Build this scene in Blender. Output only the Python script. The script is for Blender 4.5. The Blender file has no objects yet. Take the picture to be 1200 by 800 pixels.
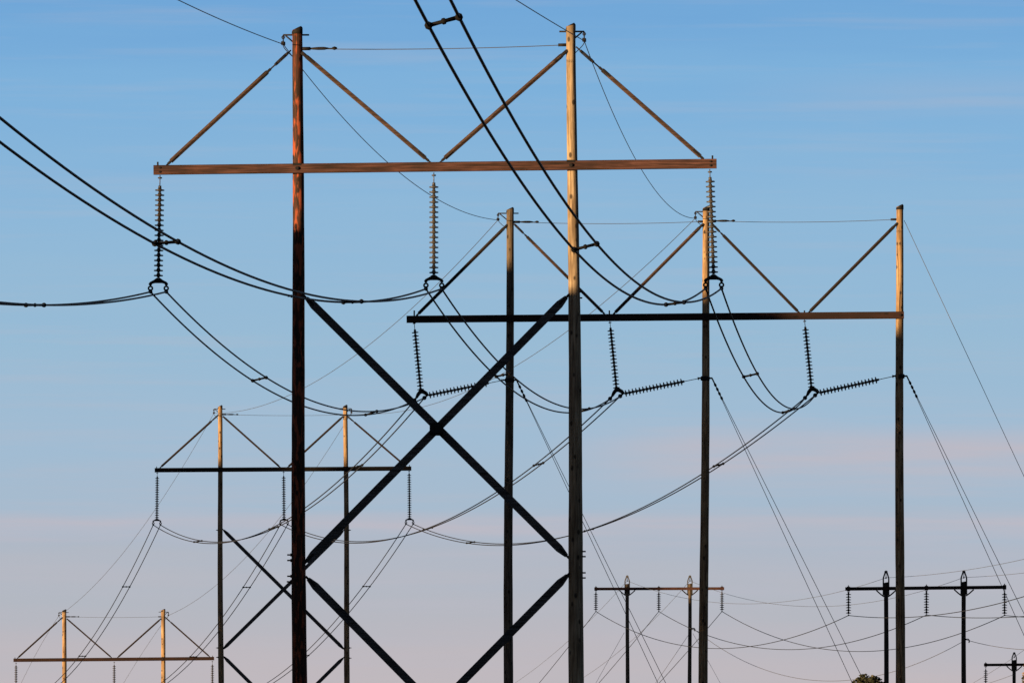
import bpy, math, random
from mathutils import Vector, Matrix

random.seed(7)
R = math.radians
scene = bpy.context.scene
col = scene.collection

# ------------------------------------------------------------------ camera
F = 13333.333           # focal length in photo pixels (400 mm on 36 mm, 1200 px wide)
HOR = 1000.0            # photo row of the horizon (below the frame)
EYE = 1.7
cam_d = bpy.data.cameras.new("camera")
cam_d.lens = 400; cam_d.sensor_width = 36; cam_d.sensor_fit = 'HORIZONTAL'
cam_d.shift_y = 0.5
cam_d.clip_start = 1.0; cam_d.clip_end = 20000
cam = bpy.data.objects.new("camera", cam_d); col.objects.link(cam)
cam.location = (0, 0, EYE); cam.rotation_euler = (R(90), 0, 0)
scene.camera = cam

# ------------------------------------------------------------------ exposure
EXPO = 1.8
scene.view_settings.view_transform = 'Standard'
scene.view_settings.look = 'None'
scene.view_settings.gamma = 1
scene.view_settings.use_curve_mapping = False
scene.view_settings.exposure = EXPO

# ------------------------------------------------------------------ sun
SUN_EL = 0.9
SUN_LEFT = 52.0          # degrees to the left of straight behind the camera
to_sun = Vector((-math.sin(R(SUN_LEFT)) * math.cos(R(SUN_EL)), -math.cos(R(SUN_LEFT)) * math.cos(R(SUN_EL)), math.sin(R(SUN_EL))))
sun_d = bpy.data.lights.new("sun", 'SUN')
sun_d.energy = 5.0; sun_d.angle = R(0.5); sun_d.color = (1.0, 0.61, 0.28)
sun = bpy.data.objects.new("sun", sun_d); col.objects.link(sun)
sun.rotation_euler = to_sun.to_track_quat('Z', 'Y').to_euler()
sun.location = (-50, -50, 60)

# ------------------------------------------------------------------ sky
def lin(c):
    return tuple((x / 255 / 12.92 if x / 255 <= 0.04045 else ((x / 255 + 0.055) / 1.055) ** 2.4) for x in c)

world = bpy.data.worlds.new("World"); scene.world = world
world.use_nodes = True
nt = world.node_tree; N = nt.nodes; L = nt.links
for n in list(N): N.remove(n)
def nd(tree, t, **kw):
    n = tree.nodes.new(t)
    for k, v in kw.items(): setattr(n, k, v)
    return n
def math_node(tree, op, a, b=None, c=None, clamp=False):
    n = tree.nodes.new('ShaderNodeMath'); n.operation = op; n.use_clamp = clamp
    for i, x in enumerate((a, b, c)):
        if x is None: continue
        if isinstance(x, (int, float)): n.inputs[i].default_value = x
        else: tree.links.new(x, n.inputs[i])
    return n.outputs[0]
def ramp(tree, fac, stops, interp='LINEAR'):
    n = tree.nodes.new('ShaderNodeValToRGB'); n.color_ramp.interpolation = interp
    e = n.color_ramp.elements
    while len(e) < len(stops): e.new(0.5)
    for el, (p, c) in zip(e, stops):
        el.position = p
        el.color = (c, c, c, 1) if isinstance(c, (int, float)) else (*c, 1)
    tree.links.new(fac, n.inputs[0])
    return n.outputs[0]
def mixc(tree, fac, a, b, blend='MIX'):
    n = tree.nodes.new('ShaderNodeMix'); n.data_type = 'RGBA'; n.blend_type = blend
    for s, x in ((n.inputs[0], fac), (n.inputs[6], a), (n.inputs[7], b)):
        if isinstance(x, (int, float)): s.default_value = x
        elif isinstance(x, tuple): s.default_value = (*x, 1)
        else: tree.links.new(x, s)
    return n.outputs[2]

SKY_STRENGTH = 0.05
GAIN = 1 / (2 ** EXPO) / SKY_STRENGTH      # dusk band colours below are written as they show on screen
def sky_rgb(c): return tuple(x * GAIN / 10 for x in lin(c))
geo = nd(nt, 'ShaderNodeTexCoord').outputs['Generated']
sep = nd(nt, 'ShaderNodeSeparateXYZ'); L.new(geo, sep.inputs[0])
dx, dy, dz = sep.outputs
nish = nd(nt, 'ShaderNodeTexSky', sky_type='NISHITA')
nish.sun_disc = False; nish.sun_elevation = R(SUN_EL); nish.sun_rotation = R(180 + SUN_LEFT)
nish.altitude = 200; nish.air_density = 1.2; nish.dust_density = 1.2; nish.ozone_density = 1.5
# slow wobble of the colour bands along the horizon
mp = nd(nt, 'ShaderNodeMapping'); L.new(geo, mp.inputs[0]); mp.inputs['Scale'].default_value = (16, 16, 240)
n1 = nd(nt, 'ShaderNodeTexNoise'); L.new(mp.outputs[0], n1.inputs['Vector'])
n1.inputs['Scale'].default_value = 1.0; n1.inputs['Detail'].default_value = 5; n1.inputs['Roughness'].default_value = 0.55
mp2 = nd(nt, 'ShaderNodeMapping'); L.new(geo, mp2.inputs[0]); mp2.inputs['Scale'].default_value = (60, 60, 900); mp2.inputs['Location'].default_value = (3, 7, 2)
n2 = nd(nt, 'ShaderNodeTexNoise'); L.new(mp2.outputs[0], n2.inputs['Vector'])
n2.inputs['Scale'].default_value = 1.0; n2.inputs['Detail'].default_value = 4
wob = math_node(nt, 'MULTIPLY', math_node(nt, 'SUBTRACT', n1.outputs[0], 0.5), 0.010)
el = math_node(nt, 'ADD', dz, wob)
elt = math_node(nt, 'MULTIPLY', el, 10.0)          # 0..1 over 0..0.1
def rp(v): return (HOR - v) / F * 10
base = ramp(nt, elt, [(rp(p), sky_rgb(c)) for p, c in (
    (1000, (199, 184, 182)), (805, (194, 185, 189)), (740, (185, 184, 192)), (680, (178, 184, 194)), (640, (172, 184, 199)), (590, (167, 187, 206)), (504, (161, 188, 211)), (400, (152, 187, 213)),
    (250, (142, 184, 217)), (104, (126, 177, 219)), (9, (113, 167, 216)), (-300, (88, 138, 205)))])
# thin pink cloud layers low over the horizon
el2 = math_node(nt, 'ADD', dz, math_node(nt, 'MULTIPLY', math_node(nt, 'SUBTRACT', n2.outputs[0], 0.5), 0.0022))
el2t = math_node(nt, 'MULTIPLY', el2, 10.0)
layer1 = ramp(nt, el2t, [(rp(720), 0.0), (rp(675), 0.4), (rp(638), 0.15), (rp(610), 0.85), (rp(597), 0.0)])
layer2 = ramp(nt, el2t, [(rp(582), 0.0), (rp(562), 0.45), (rp(535), 0.9), (rp(518), 0.9), (rp(494), 0.0)])
side2 = ramp(nt, math_node(nt, 'MULTIPLY_ADD', dx, 10, 0.5), [(0.52, 0.0), (0.66, 1.0)])
layer3 = ramp(nt, el2t, [(rp(150), 0.0), (rp(108), 0.20), (rp(80), 0.0)])
side3 = ramp(nt, math_node(nt, 'MULTIPLY_ADD', dx, 10, 0.5), [(0.66, 0.0), (0.85, 1.0)])
m = math_node(nt, 'ADD', layer1, math_node(nt, 'MULTIPLY', layer2, side2))
m = math_node(nt, 'ADD', m, math_node(nt, 'MULTIPLY', layer3, side3))
brk = ramp(nt, n2.outputs[0], [(0.28, 0.5), (0.60, 1.0)])
m = math_node(nt, 'MULTIPLY', m, brk)
# faint long wisps all over, a little stronger low down
mp3 = nd(nt, 'ShaderNodeMapping'); L.new(geo, mp3.inputs[0]); mp3.inputs['Scale'].default_value = (26, 26, 620); mp3.inputs['Location'].default_value = (11, 4, 9); mp3.inputs['Rotation'].default_value = (0, R(0.8), 0)
n4 = nd(nt, 'ShaderNodeTexNoise'); L.new(mp3.outputs[0], n4.inputs['Vector'])
n4.inputs['Scale'].default_value = 1.0; n4.inputs['Detail'].default_value = 7; n4.inputs['Roughness'].default_value = 0.6
wisp = ramp(nt, n4.outputs[0], [(0.50, 0.0), (0.72, 0.34)])
wisp = math_node(nt, 'MULTIPLY', wisp, ramp(nt, math_node(nt, 'MULTIPLY', dz, 10.0), [(rp(700), 1.0), (rp(300), 0.5), (rp(0), 0.55)]))
m = math_node(nt, 'ADD', m, wisp, clamp=True)
band = mixc(nt, m, base, sky_rgb((188, 186, 197)))
# low band blends into the physical sky above it
hi = ramp(nt, dz, [(0.10, 0.0), (0.24, 1.0)])
bandx = nd(nt, 'ShaderNodeVectorMath', operation='SCALE'); L.new(band, bandx.inputs[0]); bandx.inputs['Scale'].default_value = 10.0
skyc = mixc(nt, hi, bandx.outputs[0], nish.outputs[0])
bg = nd(nt, 'ShaderNodeBackground'); L.new(skyc, bg.inputs[0]); bg.inputs[1].default_value = SKY_STRENGTH
wo = nd(nt, 'ShaderNodeOutputWorld'); L.new(bg.outputs[0], wo.inputs[0])

# ------------------------------------------------------------------ materials
MATS = {}
def new_mat(name):
    m = bpy.data.materials.new(name); m.use_nodes = True
    t = m.node_tree
    b = t.nodes['Principled BSDF']
    MATS[name] = m
    return m, t, b
WOOD_K = 0.85
def wood(name, dark, mid, light, axis='z', rough=0.85, knots=True, patch=0.0, patch_col=None):
    dark, mid, light = (tuple(x * WOOD_K for x in c) for c in (dark, mid, light))
    if patch_col: patch_col = tuple(x * WOOD_K for x in patch_col)
    m, t, b = new_mat(name)
    tc = nd(t, 'ShaderNodeTexCoord').outputs['Object']
    oi = nd(t, 'ShaderNodeObjectInfo')
    off = nd(t, 'ShaderNodeVectorMath', operation='SCALE'); 
    cmb = nd(t, 'ShaderNodeCombineXYZ')
    for i in range(3): t.links.new(oi.outputs['Random'], cmb.inputs[i])
    t.links.new(cmb.outputs[0], off.inputs[0]); off.inputs['Scale'].default_value = 37.0
    add = nd(t, 'ShaderNodeVectorMath', operation='ADD'); t.links.new(tc, add.inputs[0]); t.links.new(off.outputs[0], add.inputs[1])
    mp = nd(t, 'ShaderNodeMapping'); t.links.new(add.outputs[0], mp.inputs[0])
    s = {'z': (16, 16, 0.9), 'x': (0.45, 22, 22)}[axis]
    mp.inputs['Scale'].default_value = s
    n = nd(t, 'ShaderNodeTexNoise'); t.links.new(mp.outputs[0], n.inputs['Vector']); n.inputs['Scale'].default_value = 1.0
    n.inputs['Detail'].default_value = 6; n.inputs['Roughness'].default_value = 0.65
    c = ramp(t, n.outputs[0], [(0.34, dark), (0.47, mid), (0.62, light)])
    # broad weathering along the timber
    n3 = nd(t, 'ShaderNodeTexNoise'); t.links.new(add.outputs[0], n3.inputs['Vector']); n3.inputs['Scale'].default_value = 0.9; n3.inputs['Detail'].default_value = 4
    c = mixc(t, ramp(t, n3.outputs[0], [(0.38, 0.0), (0.68, 0.55)]), c, dark)
    if patch:
        mp4 = nd(t, 'ShaderNodeMapping'); t.links.new(add.outputs[0], mp4.inputs[0]); mp4.inputs['Scale'].default_value = (9, 9, 1.9)
        n4 = nd(t, 'ShaderNodeTexNoise'); t.links.new(mp4.outputs[0], n4.inputs['Vector']); n4.inputs['Scale'].default_value = 1.0; n4.inputs['Detail'].default_value = 5
        c = mixc(t, ramp(t, n4.outputs[0], [(0.51, 0.0), (0.60, patch)]), c, patch_col)
    if knots:
        mpk = nd(t, 'ShaderNodeMapping'); t.links.new(add.outputs[0], mpk.inputs[0]); mpk.inputs['Scale'].default_value = (4.2, 4.2, 2.4) if axis == 'z' else (1.6, 4.5, 4.5)
        v = nd(t, 'ShaderNodeTexVoronoi'); t.links.new(mpk.outputs[0], v.inputs['Vector']); v.inputs['Scale'].default_value = 1.0
        k = ramp(t, v.outputs['Distance'], [(0.14, 0.9), (0.24, 0.0)])
        c = mixc(t, k, c, tuple(x * 0.30 for x in dark))
    t.links.new(c, b.inputs['Base Color'])
    b.inputs['Roughness'].default_value = rough
    b.inputs['Specular IOR Level'].default_value = 0.25
    bp = nd(t, 'ShaderNodeBump'); bp.inputs['Strength'].default_value = 0.6; bp.inputs['Distance'].default_value = 0.02
    t.links.new(n.outputs[0], bp.inputs['Height']); t.links.new(bp.outputs[0], b.inputs['Normal'])
    return m
def plain(name, c, rough=0.6, metal=0.0, var=0.25, spec=0.3):
    m, t, b = new_mat(name)
    tc = nd(t, 'ShaderNodeTexCoord').outputs['Object']
    n = nd(t, 'ShaderNodeTexNoise'); t.links.new(tc, n.inputs['Vector']); n.inputs['Scale'].default_value = 9; n.inputs['Detail'].default_value = 4
    t.links.new(ramp(t, n.outputs[0], [(0.3, tuple(x * (1 - var) for x in c)), (0.7, tuple(x * (1 + var) for x in c))]), b.inputs['Base Color'])
    b.inputs['Roughness'].default_value = rough; b.inputs['Metallic'].default_value = metal
    b.inputs['Specular IOR Level'].default_value = spec
    return m
M_POLE = wood('weathered_pole_wood', (0.060, 0.043, 0.029), (0.185, 0.145, 0.096), (0.33, 0.275, 0.20))
M_WARMPOLE = wood('honey_pole_wood', (0.055, 0.034, 0.021), (0.19, 0.130, 0.073), (0.34, 0.250, 0.150))
M_CREO = wood('creosoted_pole_wood', (0.008, 0.005, 0.004), (0.020, 0.009, 0.006), (0.065, 0.019, 0.010), patch=0.95, patch_col=(0.20, 0.046, 0.020))
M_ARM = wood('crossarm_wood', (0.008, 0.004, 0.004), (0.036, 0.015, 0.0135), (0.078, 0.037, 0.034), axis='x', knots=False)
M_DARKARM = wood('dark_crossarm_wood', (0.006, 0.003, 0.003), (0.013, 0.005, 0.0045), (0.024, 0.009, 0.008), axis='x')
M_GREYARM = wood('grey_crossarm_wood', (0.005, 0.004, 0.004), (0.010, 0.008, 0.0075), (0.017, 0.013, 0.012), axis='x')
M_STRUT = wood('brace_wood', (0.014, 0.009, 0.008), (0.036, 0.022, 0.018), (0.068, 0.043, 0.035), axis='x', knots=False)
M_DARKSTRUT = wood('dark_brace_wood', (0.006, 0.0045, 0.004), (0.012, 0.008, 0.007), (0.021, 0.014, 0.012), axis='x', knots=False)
M_XBRACE = wood('cross_brace_wood', (0.014, 0.015, 0.017), (0.040, 0.043, 0.049), (0.080, 0.084, 0.092), axis='x', knots=False)
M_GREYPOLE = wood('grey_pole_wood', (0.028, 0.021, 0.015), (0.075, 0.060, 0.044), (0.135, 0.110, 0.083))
M_SHADEPOLE = wood('shaded_pole_wood', (0.012, 0.010, 0.009), (0.026, 0.022, 0.019), (0.045, 0.038, 0.032))  # darker copy of the pole wood for unlit frames, shade put into the colour
M_STEEL = plain('dark_galvanised_steel', (0.009, 0.009, 0.011), 0.75, 0.0, spec=0.10)
M_SPACER = plain('dark_spacer_alloy', (0.004, 0.0045, 0.006), 0.8, 0.0, spec=0.06)  # darker than the other fittings
M_CAP = plain('tarred_cap', (0.008, 0.008, 0.009), 0.8, spec=0.1)
M_CABLE = plain('weathered_conductor', (0.010, 0.012, 0.016), 0.65, 0.1, var=0.1, spec=0.2)
M_THIN = plain('weathered_steel_wire', (0.05, 0.056, 0.066), 0.6, 0.3, var=0.1)
M_PORC = plain('grey_porcelain', (0.036, 0.038, 0.043), 0.4, 0.0, spec=0.3)
M_DISCDARK = plain('dark_porcelain', (0.016, 0.015, 0.016), 0.45, 0.0, spec=0.3)  # darker than the grey porcelain

# ------------------------------------------------------------------ mesh helpers
def W(u, v, y):
    """photo pixel at distance y -> world point"""
    return Vector(((u - 600) * y / F, y, EYE + (600 + (400 - v) * 0.999) * y / F))
def basis(d):
    d = d.normalized()
    up = Vector((0, 0, 1)) if abs(d.z) < 0.95 else Vector((1, 0, 0))
    a = d.cross(up).normalized(); b = a.cross(d).normalized()
    return d, a, b

class MB:
    def __init__(s): s.v = []; s.f = []; s.smooth = []
    def ring(s, c, a, b, r, n):
        i0 = len(s.v)
        for k in range(n):
            t = 2 * math.pi * k / n
            s.v.append(c + a * (r * math.cos(t)) + b * (r * math.sin(t)))
        return i0
    def loft(s, rings, n, caps=True, smooth=True):
        for i in range(len(rings) - 1):
            p, q = rings[i], rings[i + 1]
            for k in range(n):
                s.f.append((p + k, p + (k + 1) % n, q + (k + 1) % n, q + k)); s.smooth.append(smooth)
        if caps:
            s.f.append(tuple(rings[0] + k for k in range(n - 1, -1, -1))); s.smooth.append(False)
            s.f.append(tuple(rings[-1] + k for k in range(n))); s.smooth.append(False)
    def tube(s, pts, r, n=8, caps=True):
        """polyline tube; r number or list"""
        rings = []
        m = len(pts)
        prev_a = None
        for i, p in enumerate(pts):
            d = (pts[min(i + 1, m - 1)] - pts[max(i - 1, 0)])
            d, a, b = basis(d)
            if prev_a is not None:
                a = (prev_a - d * prev_a.dot(d)).normalized(); b = a.cross(d).normalized()
            prev_a = a
            rings.append(s.ring(p, a, b, r[i] if isinstance(r, (list, tuple)) else r, n))
        s.loft(rings, n, caps)
    def beam(s, p, q, w, h, side=None, chamf=0.012, seg=1):
        """rectangular timber with chamfered edges from p to q: w across (along side), h the other way"""
        d = (q - p).normalized()
        if side is None: d, a, b = basis(d)
        else:
            a = (side - d * side.dot(d)).normalized(); b = a.cross(d).normalized()
        c = chamf
        o = [(w/2 - c, h/2), (w/2, h/2 - c), (w/2, -h/2 + c), (w/2 - c, -h/2), (-w/2 + c, -h/2), (-w/2, -h/2 + c), (-w/2, h/2 - c), (-w/2 + c, h/2)]
        rings = []
        for i in range(seg + 1):
            ce = p.lerp(q, i / seg)
            i0 = len(s.v)
            for (x, y) in o: s.v.append(ce + a * x + b * y)
            rings.append(i0)
        s.loft(rings, 8, True, False)
    def taper_beam(s, p, q, w, h, side, end, tip):
        """plank whose ends narrow to a point-like fitting (w across side, h in plane)"""
        d = (q - p).normalized(); a = (side - d * side.dot(d)).normalized(); b = a.cross(d).normalized()
        Lg = (q - p).length
        st = [(0, tip), (end, h), (Lg - end, h), (Lg, tip)]
        rings = []
        for (t, hh) in st:
            ce = p + d * t; i0 = len(s.v)
            for (x, y) in ((w/2, hh/2), (w/2, -hh/2), (-w/2, -hh/2), (-w/2, hh/2)): s.v.append(ce + a * x + b * y)
            rings.append(i0)
        s.loft(rings, 4, True, False)
    def ball(s, c, r, n=10):
        rings = []
        for i in range(1, 6):
            t = math.pi * i / 6
            rings.append(s.ring(c + Vector((0, 0, -r * math.cos(t))), Vector((1, 0, 0)), Vector((0, 1, 0)), r * math.sin(t), n))
        s.loft(rings, n)
    def torus(s, c, axis, R0, r, n=14, m=6):
        d, a, b = basis(axis)
        rings = []
        for k in range(n):
            t = 2 * math.pi * k / n
            e = a * math.cos(t) + b * math.sin(t)
            rings.append(s.ring(c + e * R0, e, d, r, m))
        for i in range(n):
            p, q = rings[i], rings[(i + 1) % n]
            for k in range(m):
                s.f.append((p + k, p + (k + 1) % m, q + (k + 1) % m, q + k)); s.smooth.append(True)
    def prism(s, poly, c, a, b, thick):
        """polygon in plane (a,b) at c, extruded by thick along the normal"""
        nrm = a.cross(b).normalized()
        i0 = len(s.v); n = len(poly)
        for k in (-0.5, 0.5):
            for (x, y) in poly: s.v.append(c + a * x + b * y + nrm * (thick * k))
        s.f.append(tuple(i0 + i for i in range(n - 1, -1, -1))); s.f.append(tuple(i0 + n + i for i in range(n))); s.smooth += [False, False]
        for i in range(n):
            j = (i + 1) % n
            s.f.append((i0 + i, i0 + j, i0 + n + j, i0 + n + i)); s.smooth.append(False)
    def lathe(s, p, d, prof, n=14):
        d, a, b = basis(d)
        rings = [s.ring(p + d * h, a, b, r, n) for (h, r) in prof]
        s.loft(rings, n)
    def build(s, name, mat, parent=None, origin=None):
        o0 = origin
        if o0 is None:
            q = parent
            o0 = Vector((0, 0, 0))
            while q is not None: o0 = o0 + q.location; q = q.parent
        me = bpy.data.meshes.new(name)
        me.from_pydata([tuple(v - o0) for v in s.v], [], s.f)
        me.polygons.foreach_set('use_smooth', s.smooth)
        me.materials.append(mat); me.update()
        o = bpy.data.objects.new(name, me); col.objects.link(o)
        if parent is not None: o.parent = parent
        else: o.location = o0
        return o

def tag(o, label=None, cat=None, group=None, kind=None):
    if label: o['label'] = label
    if cat: o['category'] = cat
    if group: o['group'] = group
    if kind: o['kind'] = kind
    return o
def thing(name, loc, label, cat, group=None):
    o = bpy.data.objects.new(name, None); col.objects.link(o); o.location = loc
    o.empty_display_size = 1
    return tag(o, label, cat, group)

# ------------------------------------------------------------------ ground
GP = [(-800, 0), (0, 0), (200, -1.2), (331, -0.3), (466, 2.0), (560, 1.2), (640, 0.8), (725, 2.2), (775, 2.4), (830, 0.2), (920, -2.4), (1300, -3), (7000, -3)]
def ground_h(y):
    for (a, ha), (b, hb) in zip(GP, GP[1:]):
        if a <= y <= b:
            t = (y - a) / (b - a); t = t * t * (3 - 2 * t)
            return ha + (hb - ha) * t
    return GP[0][1] if y < GP[0][0] else GP[-1][1]
def make_ground():
    ys = [-800 + 40 * i for i in range(20)] + [12 * i for i in range(120)] + [1440 + 250 * i for i in range(24)]
    xs = [-3000, -2200, -1500, -900, -600] + [-400 + 25 * i for i in range(33)] + [600, 900, 1500, 2200, 3000]
    me = bpy.data.meshes.new('ground')
    vs = [(x, y, ground_h(y) + 0.35 * math.sin(x * 0.021 + y * 0.013) * min(1, abs(x) / 60)) for y in ys for x in xs]
    nx = len(xs)
    fs = [(j * nx + i, j * nx + i + 1, (j + 1) * nx + i + 1, (j + 1) * nx + i) for j in range(len(ys) - 1) for i in range(nx - 1)]
    me.from_pydata(vs, [], fs); me.polygons.foreach_set('use_smooth', [True] * len(fs))
    m, t, b = new_mat('dry_grass')
    tc = nd(t, 'ShaderNodeTexCoord').outputs['Object']
    n = nd(t, 'ShaderNodeTexNoise'); t.links.new(tc, n.inputs['Vector']); n.inputs['Scale'].default_value = 0.08; n.inputs['Detail'].default_value = 10
    t.links.new(ramp(t, n.outputs[0], [(0.3, (0.03, 0.035, 0.014)), (0.5, (0.05, 0.05, 0.022)), (0.7, (0.085, 0.07, 0.035))]), b.inputs['Base Color'])
    b.inputs['Roughness'].default_value = 0.95
    me.materials.append(m)
    o = bpy.data.objects.new('ground', me); col.objects.link(o)
    tag(o, kind='structure')
make_ground()

# ------------------------------------------------------------------ pylon parts
def lean_of(top, ub):
    """sideways lean in metres per metre of height, from the photo column ub the pole reaches at row 780"""
    if ub is None: return 0.0
    b = W(ub, 780, top.y)
    return (top.x - b.x) / (top.z - b.z)
def pole(root, top, d_top, d_base, mat, ub=None, cap=True, cap_h=0.14, seed=0):
    """round timber pole, from the ground up to the world point top"""
    rnd = random.Random(seed)
    g = ground_h(top.y) - 0.6
    H = top.z - g
    lean = lean_of(top, ub) * H
    mb = MB(); n = 18; rings = []
    k = int(H / 0.55)
    ph = [rnd.uniform(0, 6.28) for _ in range(4)]
    for i in range(k + 1):
        h = H * i / k
        t = h / H
        r = (d_base + (d_top - d_base) * t) / 2
        r *= 1 + 0.012 * math.sin(h * 2.1 + ph[0]) + 0.012 * rnd.uniform(-1, 1)
        bx = 0.035 * math.sin(h * 0.24 + ph[1]) * math.sin(math.pi * t) - lean * (1 - t)
        by = 0.03 * math.sin(h * 0.3 + ph[2])
        c = Vector((top.x + bx, top.y + by, g + h))
        i0 = len(mb.v)
        for j in range(n):
            a = 2 * math.pi * j / n
            rr = r * (1 + 0.018 * math.sin(3 * a + ph[3] + h * .3) + 0.008 * rnd.uniform(-1, 1))
            z = c.z + (0.09 * math.cos(a) * d_top if i == k else 0)
            mb.v.append(Vector((c.x + rr * math.cos(a), c.y + rr * math.sin(a), z)))
        rings.append(i0)
    mb.loft(rings, n)
    p = mb.build('pole', mat, root)
    if cap:
        c = MB(); rings = []
        for (h, r, s) in ((-cap_h, d_top / 2 + 0.012, 0), (-0.02, d_top / 2 + 0.012, 0.12), (0.035, d_top / 2 - 0.03, 0.12)):
            i0 = len(c.v)
            for j in range(n):
                a = 2 * math.pi * j / n
                c.v.append(Vector((top.x + r * math.cos(a), top.y + r * math.sin(a), top.z + h + s * math.cos(a) * d_top * 1.6)))
            rings.append(i0)
        c.loft(rings, n)
        c.build('pole_cap', M_CAP, p)
    return p
def pole_r(root_top, d_top, d_base, z):
    g = ground_h(root_top.y) - 0.6; t = (z - g) / (root_top.z - g)
    return (d_base + (d_top - d_base) * t) / 2

def bolt(p, c, dirx, length=0.16, r=0.022):
    mb = MB(); d = Vector((dirx, 0, 0))
    mb.tube([c, c + d * length], r, 8)
    mb.tube([c + d * 0.03, c + d * 0.07], r * 2.4, 6)
    mb.build('bolt', M_STEEL, p)

def arm_brace(root, top, bot, rod, w=0.115, mat=None, yoff=-0.10):
    """V brace: wooden strut with steel end fittings; rod = length of turnbuckle rod at the pole end"""
    o = Vector((0, yoff, 0)); p, q = top + o, bot + o
    d = (q - p).normalized()
    s0 = p + d * (rod + 0.05); s1 = q - d * 0.06
    # roll added to shade the struts: one lean is turned away from the sun
    pl = Vector((-d.z, 0, d.x)).normalized()
    if pl.z > 0: pl = -pl
    th = R(32) if d.x < 0 else R(-12)
    sd_ = Vector((0, 1, 0)) * math.cos(th) - pl * math.sin(th)
    mb = MB(); mb.beam(s0 + d * 0.16, s1 - d * 0.12, w, w * 0.9, side=sd_)
    b = mb.build('arm_brace', mat or M_STRUT, root)
    f = MB()
    f.beam(s0, s0 + d * 0.42, w * 1.12, w * 0.62, side=Vector((0, 1, 0)), chamf=0.01)
    f.beam(s0 + d * 0.12, s0 + d * 0.34, w * 1.05, w * 1.02, side=Vector((0, 1, 0)), chamf=0.02)
    f.build('end_fitting', M_STEEL, b); f = MB()
    f.beam(s1 - d * 0.40, s1, w * 1.12, w * 0.62, side=Vector((0, 1, 0)), chamf=0.01)
    f.tube([s1 - d * 0.02, q + d * 0.08], w * 0.2, 8)
    f.build('end_fitting', M_STEEL, b)
    if rod > 0.1:
        t = MB()
        t.tube([p, p + d * (rod + 0.1)], 0.022, 8)
        mid = p + d * rod * 0.5; sd = d.cross(Vector((0, 1, 0))).normalized() * 0.035
        t.tube([mid - d * 0.2 + sd, mid + d * 0.2 + sd], 0.014, 6); t.tube([mid - d * 0.2 - sd, mid + d * 0.2 - sd], 0.014, 6)
        t.tube([mid - d * 0.26, mid - d * 0.18], 0.042, 8); t.tube([mid + d * 0.18, mid + d * 0.26], 0.042, 8)
        t.build('turnbuckle', M_STEEL, b)
    else:
        t = MB(); t.beam(p - d * 0.02, p + d * 0.2, 0.1, 0.1, side=Vector((0, 1, 0))); t.build('bracket', M_STEEL, b)
    return b

def cross_brace(root, p, q, w, yoff, bolt_mid=True, end=0.30):
    o = Vector((0, yoff, 0)); p, q = p + o, q + o
    mb = MB(); mb.taper_beam(p, q, 0.10, w, Vector((0, 1, 0)), end, w * 0.5)
    b = mb.build('cross_brace', M_XBRACE, root)
    f = MB(); d = (q - p).normalized()
    for e, s in ((p, 1), (q, -1)):
        f = MB(); f.beam(e - d * (0.10 * s), e + d * (0.30 * s), 0.12, w * 0.30, side=Vector((0, 1, 0)))
        f.build('end_fitting', M_STEEL, b)
    return b

def tie_wire(root, p, q, sag=0.05, hardware=True):
    mb = MB(); n = 24
    pts = [p.lerp(q, i / n) - Vector((0, 0, 4 * sag * (i / n) * (1 - i / n))) for i in range(n + 1)]
    mb.tube(pts, 0.012, 6)
    o = mb.build('tie_wire', M_THIN, root)
    if hardware:
        f = MB(); d = (q - p).normalized()
        f.tube([p - d * 0.1, p + d * 0.22], 0.05, 8)
        f.tube([p + d * 0.1, p + d * 1.0], 0.015, 6)
        f.tube([p + d * 0.2, p + d * 0.45, p + d * 0.62, p + d * 0.75], [0.025, 0.045, 0.045, 0.02], 8)
        f.tube([p + d * 0.85, p + d * 0.92, p + d * 0.99], [0.03, 0.055, 0.03], 8)
        f.build('end_fitting', M_STEEL, o); f = MB()
        f.tube([q + d * 0.08, q - d * 0.22], 0.045, 8)
        f.build('end_fitting', M_STEEL, o)
    return o

def shield_bracket(root, top, sx, r, reach, drop=0.27, up=-0.17):
    """steel angle at the pole top that carries the overhead ground wire; returns the wire point"""
    z = top.z + up
    a = Vector((top.x - sx * (r + 0.2), top.y, z)); b = Vector((top.x + sx * (r + reach), top.y, z))
    mb = MB()
    mb.tube([a, b], 0.028, 6)
    mb.tube([Vector((top.x + sx * r * 0.9, top.y, z - reach * 0.75)), b - Vector((sx * 0.07, 0, 0.02))], 0.025, 6)
    o = mb.build('shield_wire_bracket', M_STEEL, root)
    w = b - Vector((0, 0, drop))
    f = MB()
    f.tube([b, w + Vector((0, 0, 0.05))], 0.022, 6)
    f.torus(b - Vector((0, 0, 0.07)), Vector((0, 1, 0)), 0.04, 0.014)
    f.beam(w - Vector((0.02, 0.16, -0.02)), w + Vector((0.02, 0.16, 0.03)), 0.08, 0.11)
    f.build('clamp', M_STEEL, o)
    j = MB()   # bonding tail back to the pole
    e = Vector((top.x + sx * r, top.y, z - 0.62)); pts = []
    for i in range(9):
        t = i / 8
        pts.append(w.lerp(e, t) + Vector((sx * 0.09 * math.sin(math.pi * t), 0, 0.05 * math.sin(math.pi * t))))
    j.tube(pts, 0.013, 6); j.build('bonding_wire', M_STEEL, o)
    return w

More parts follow.
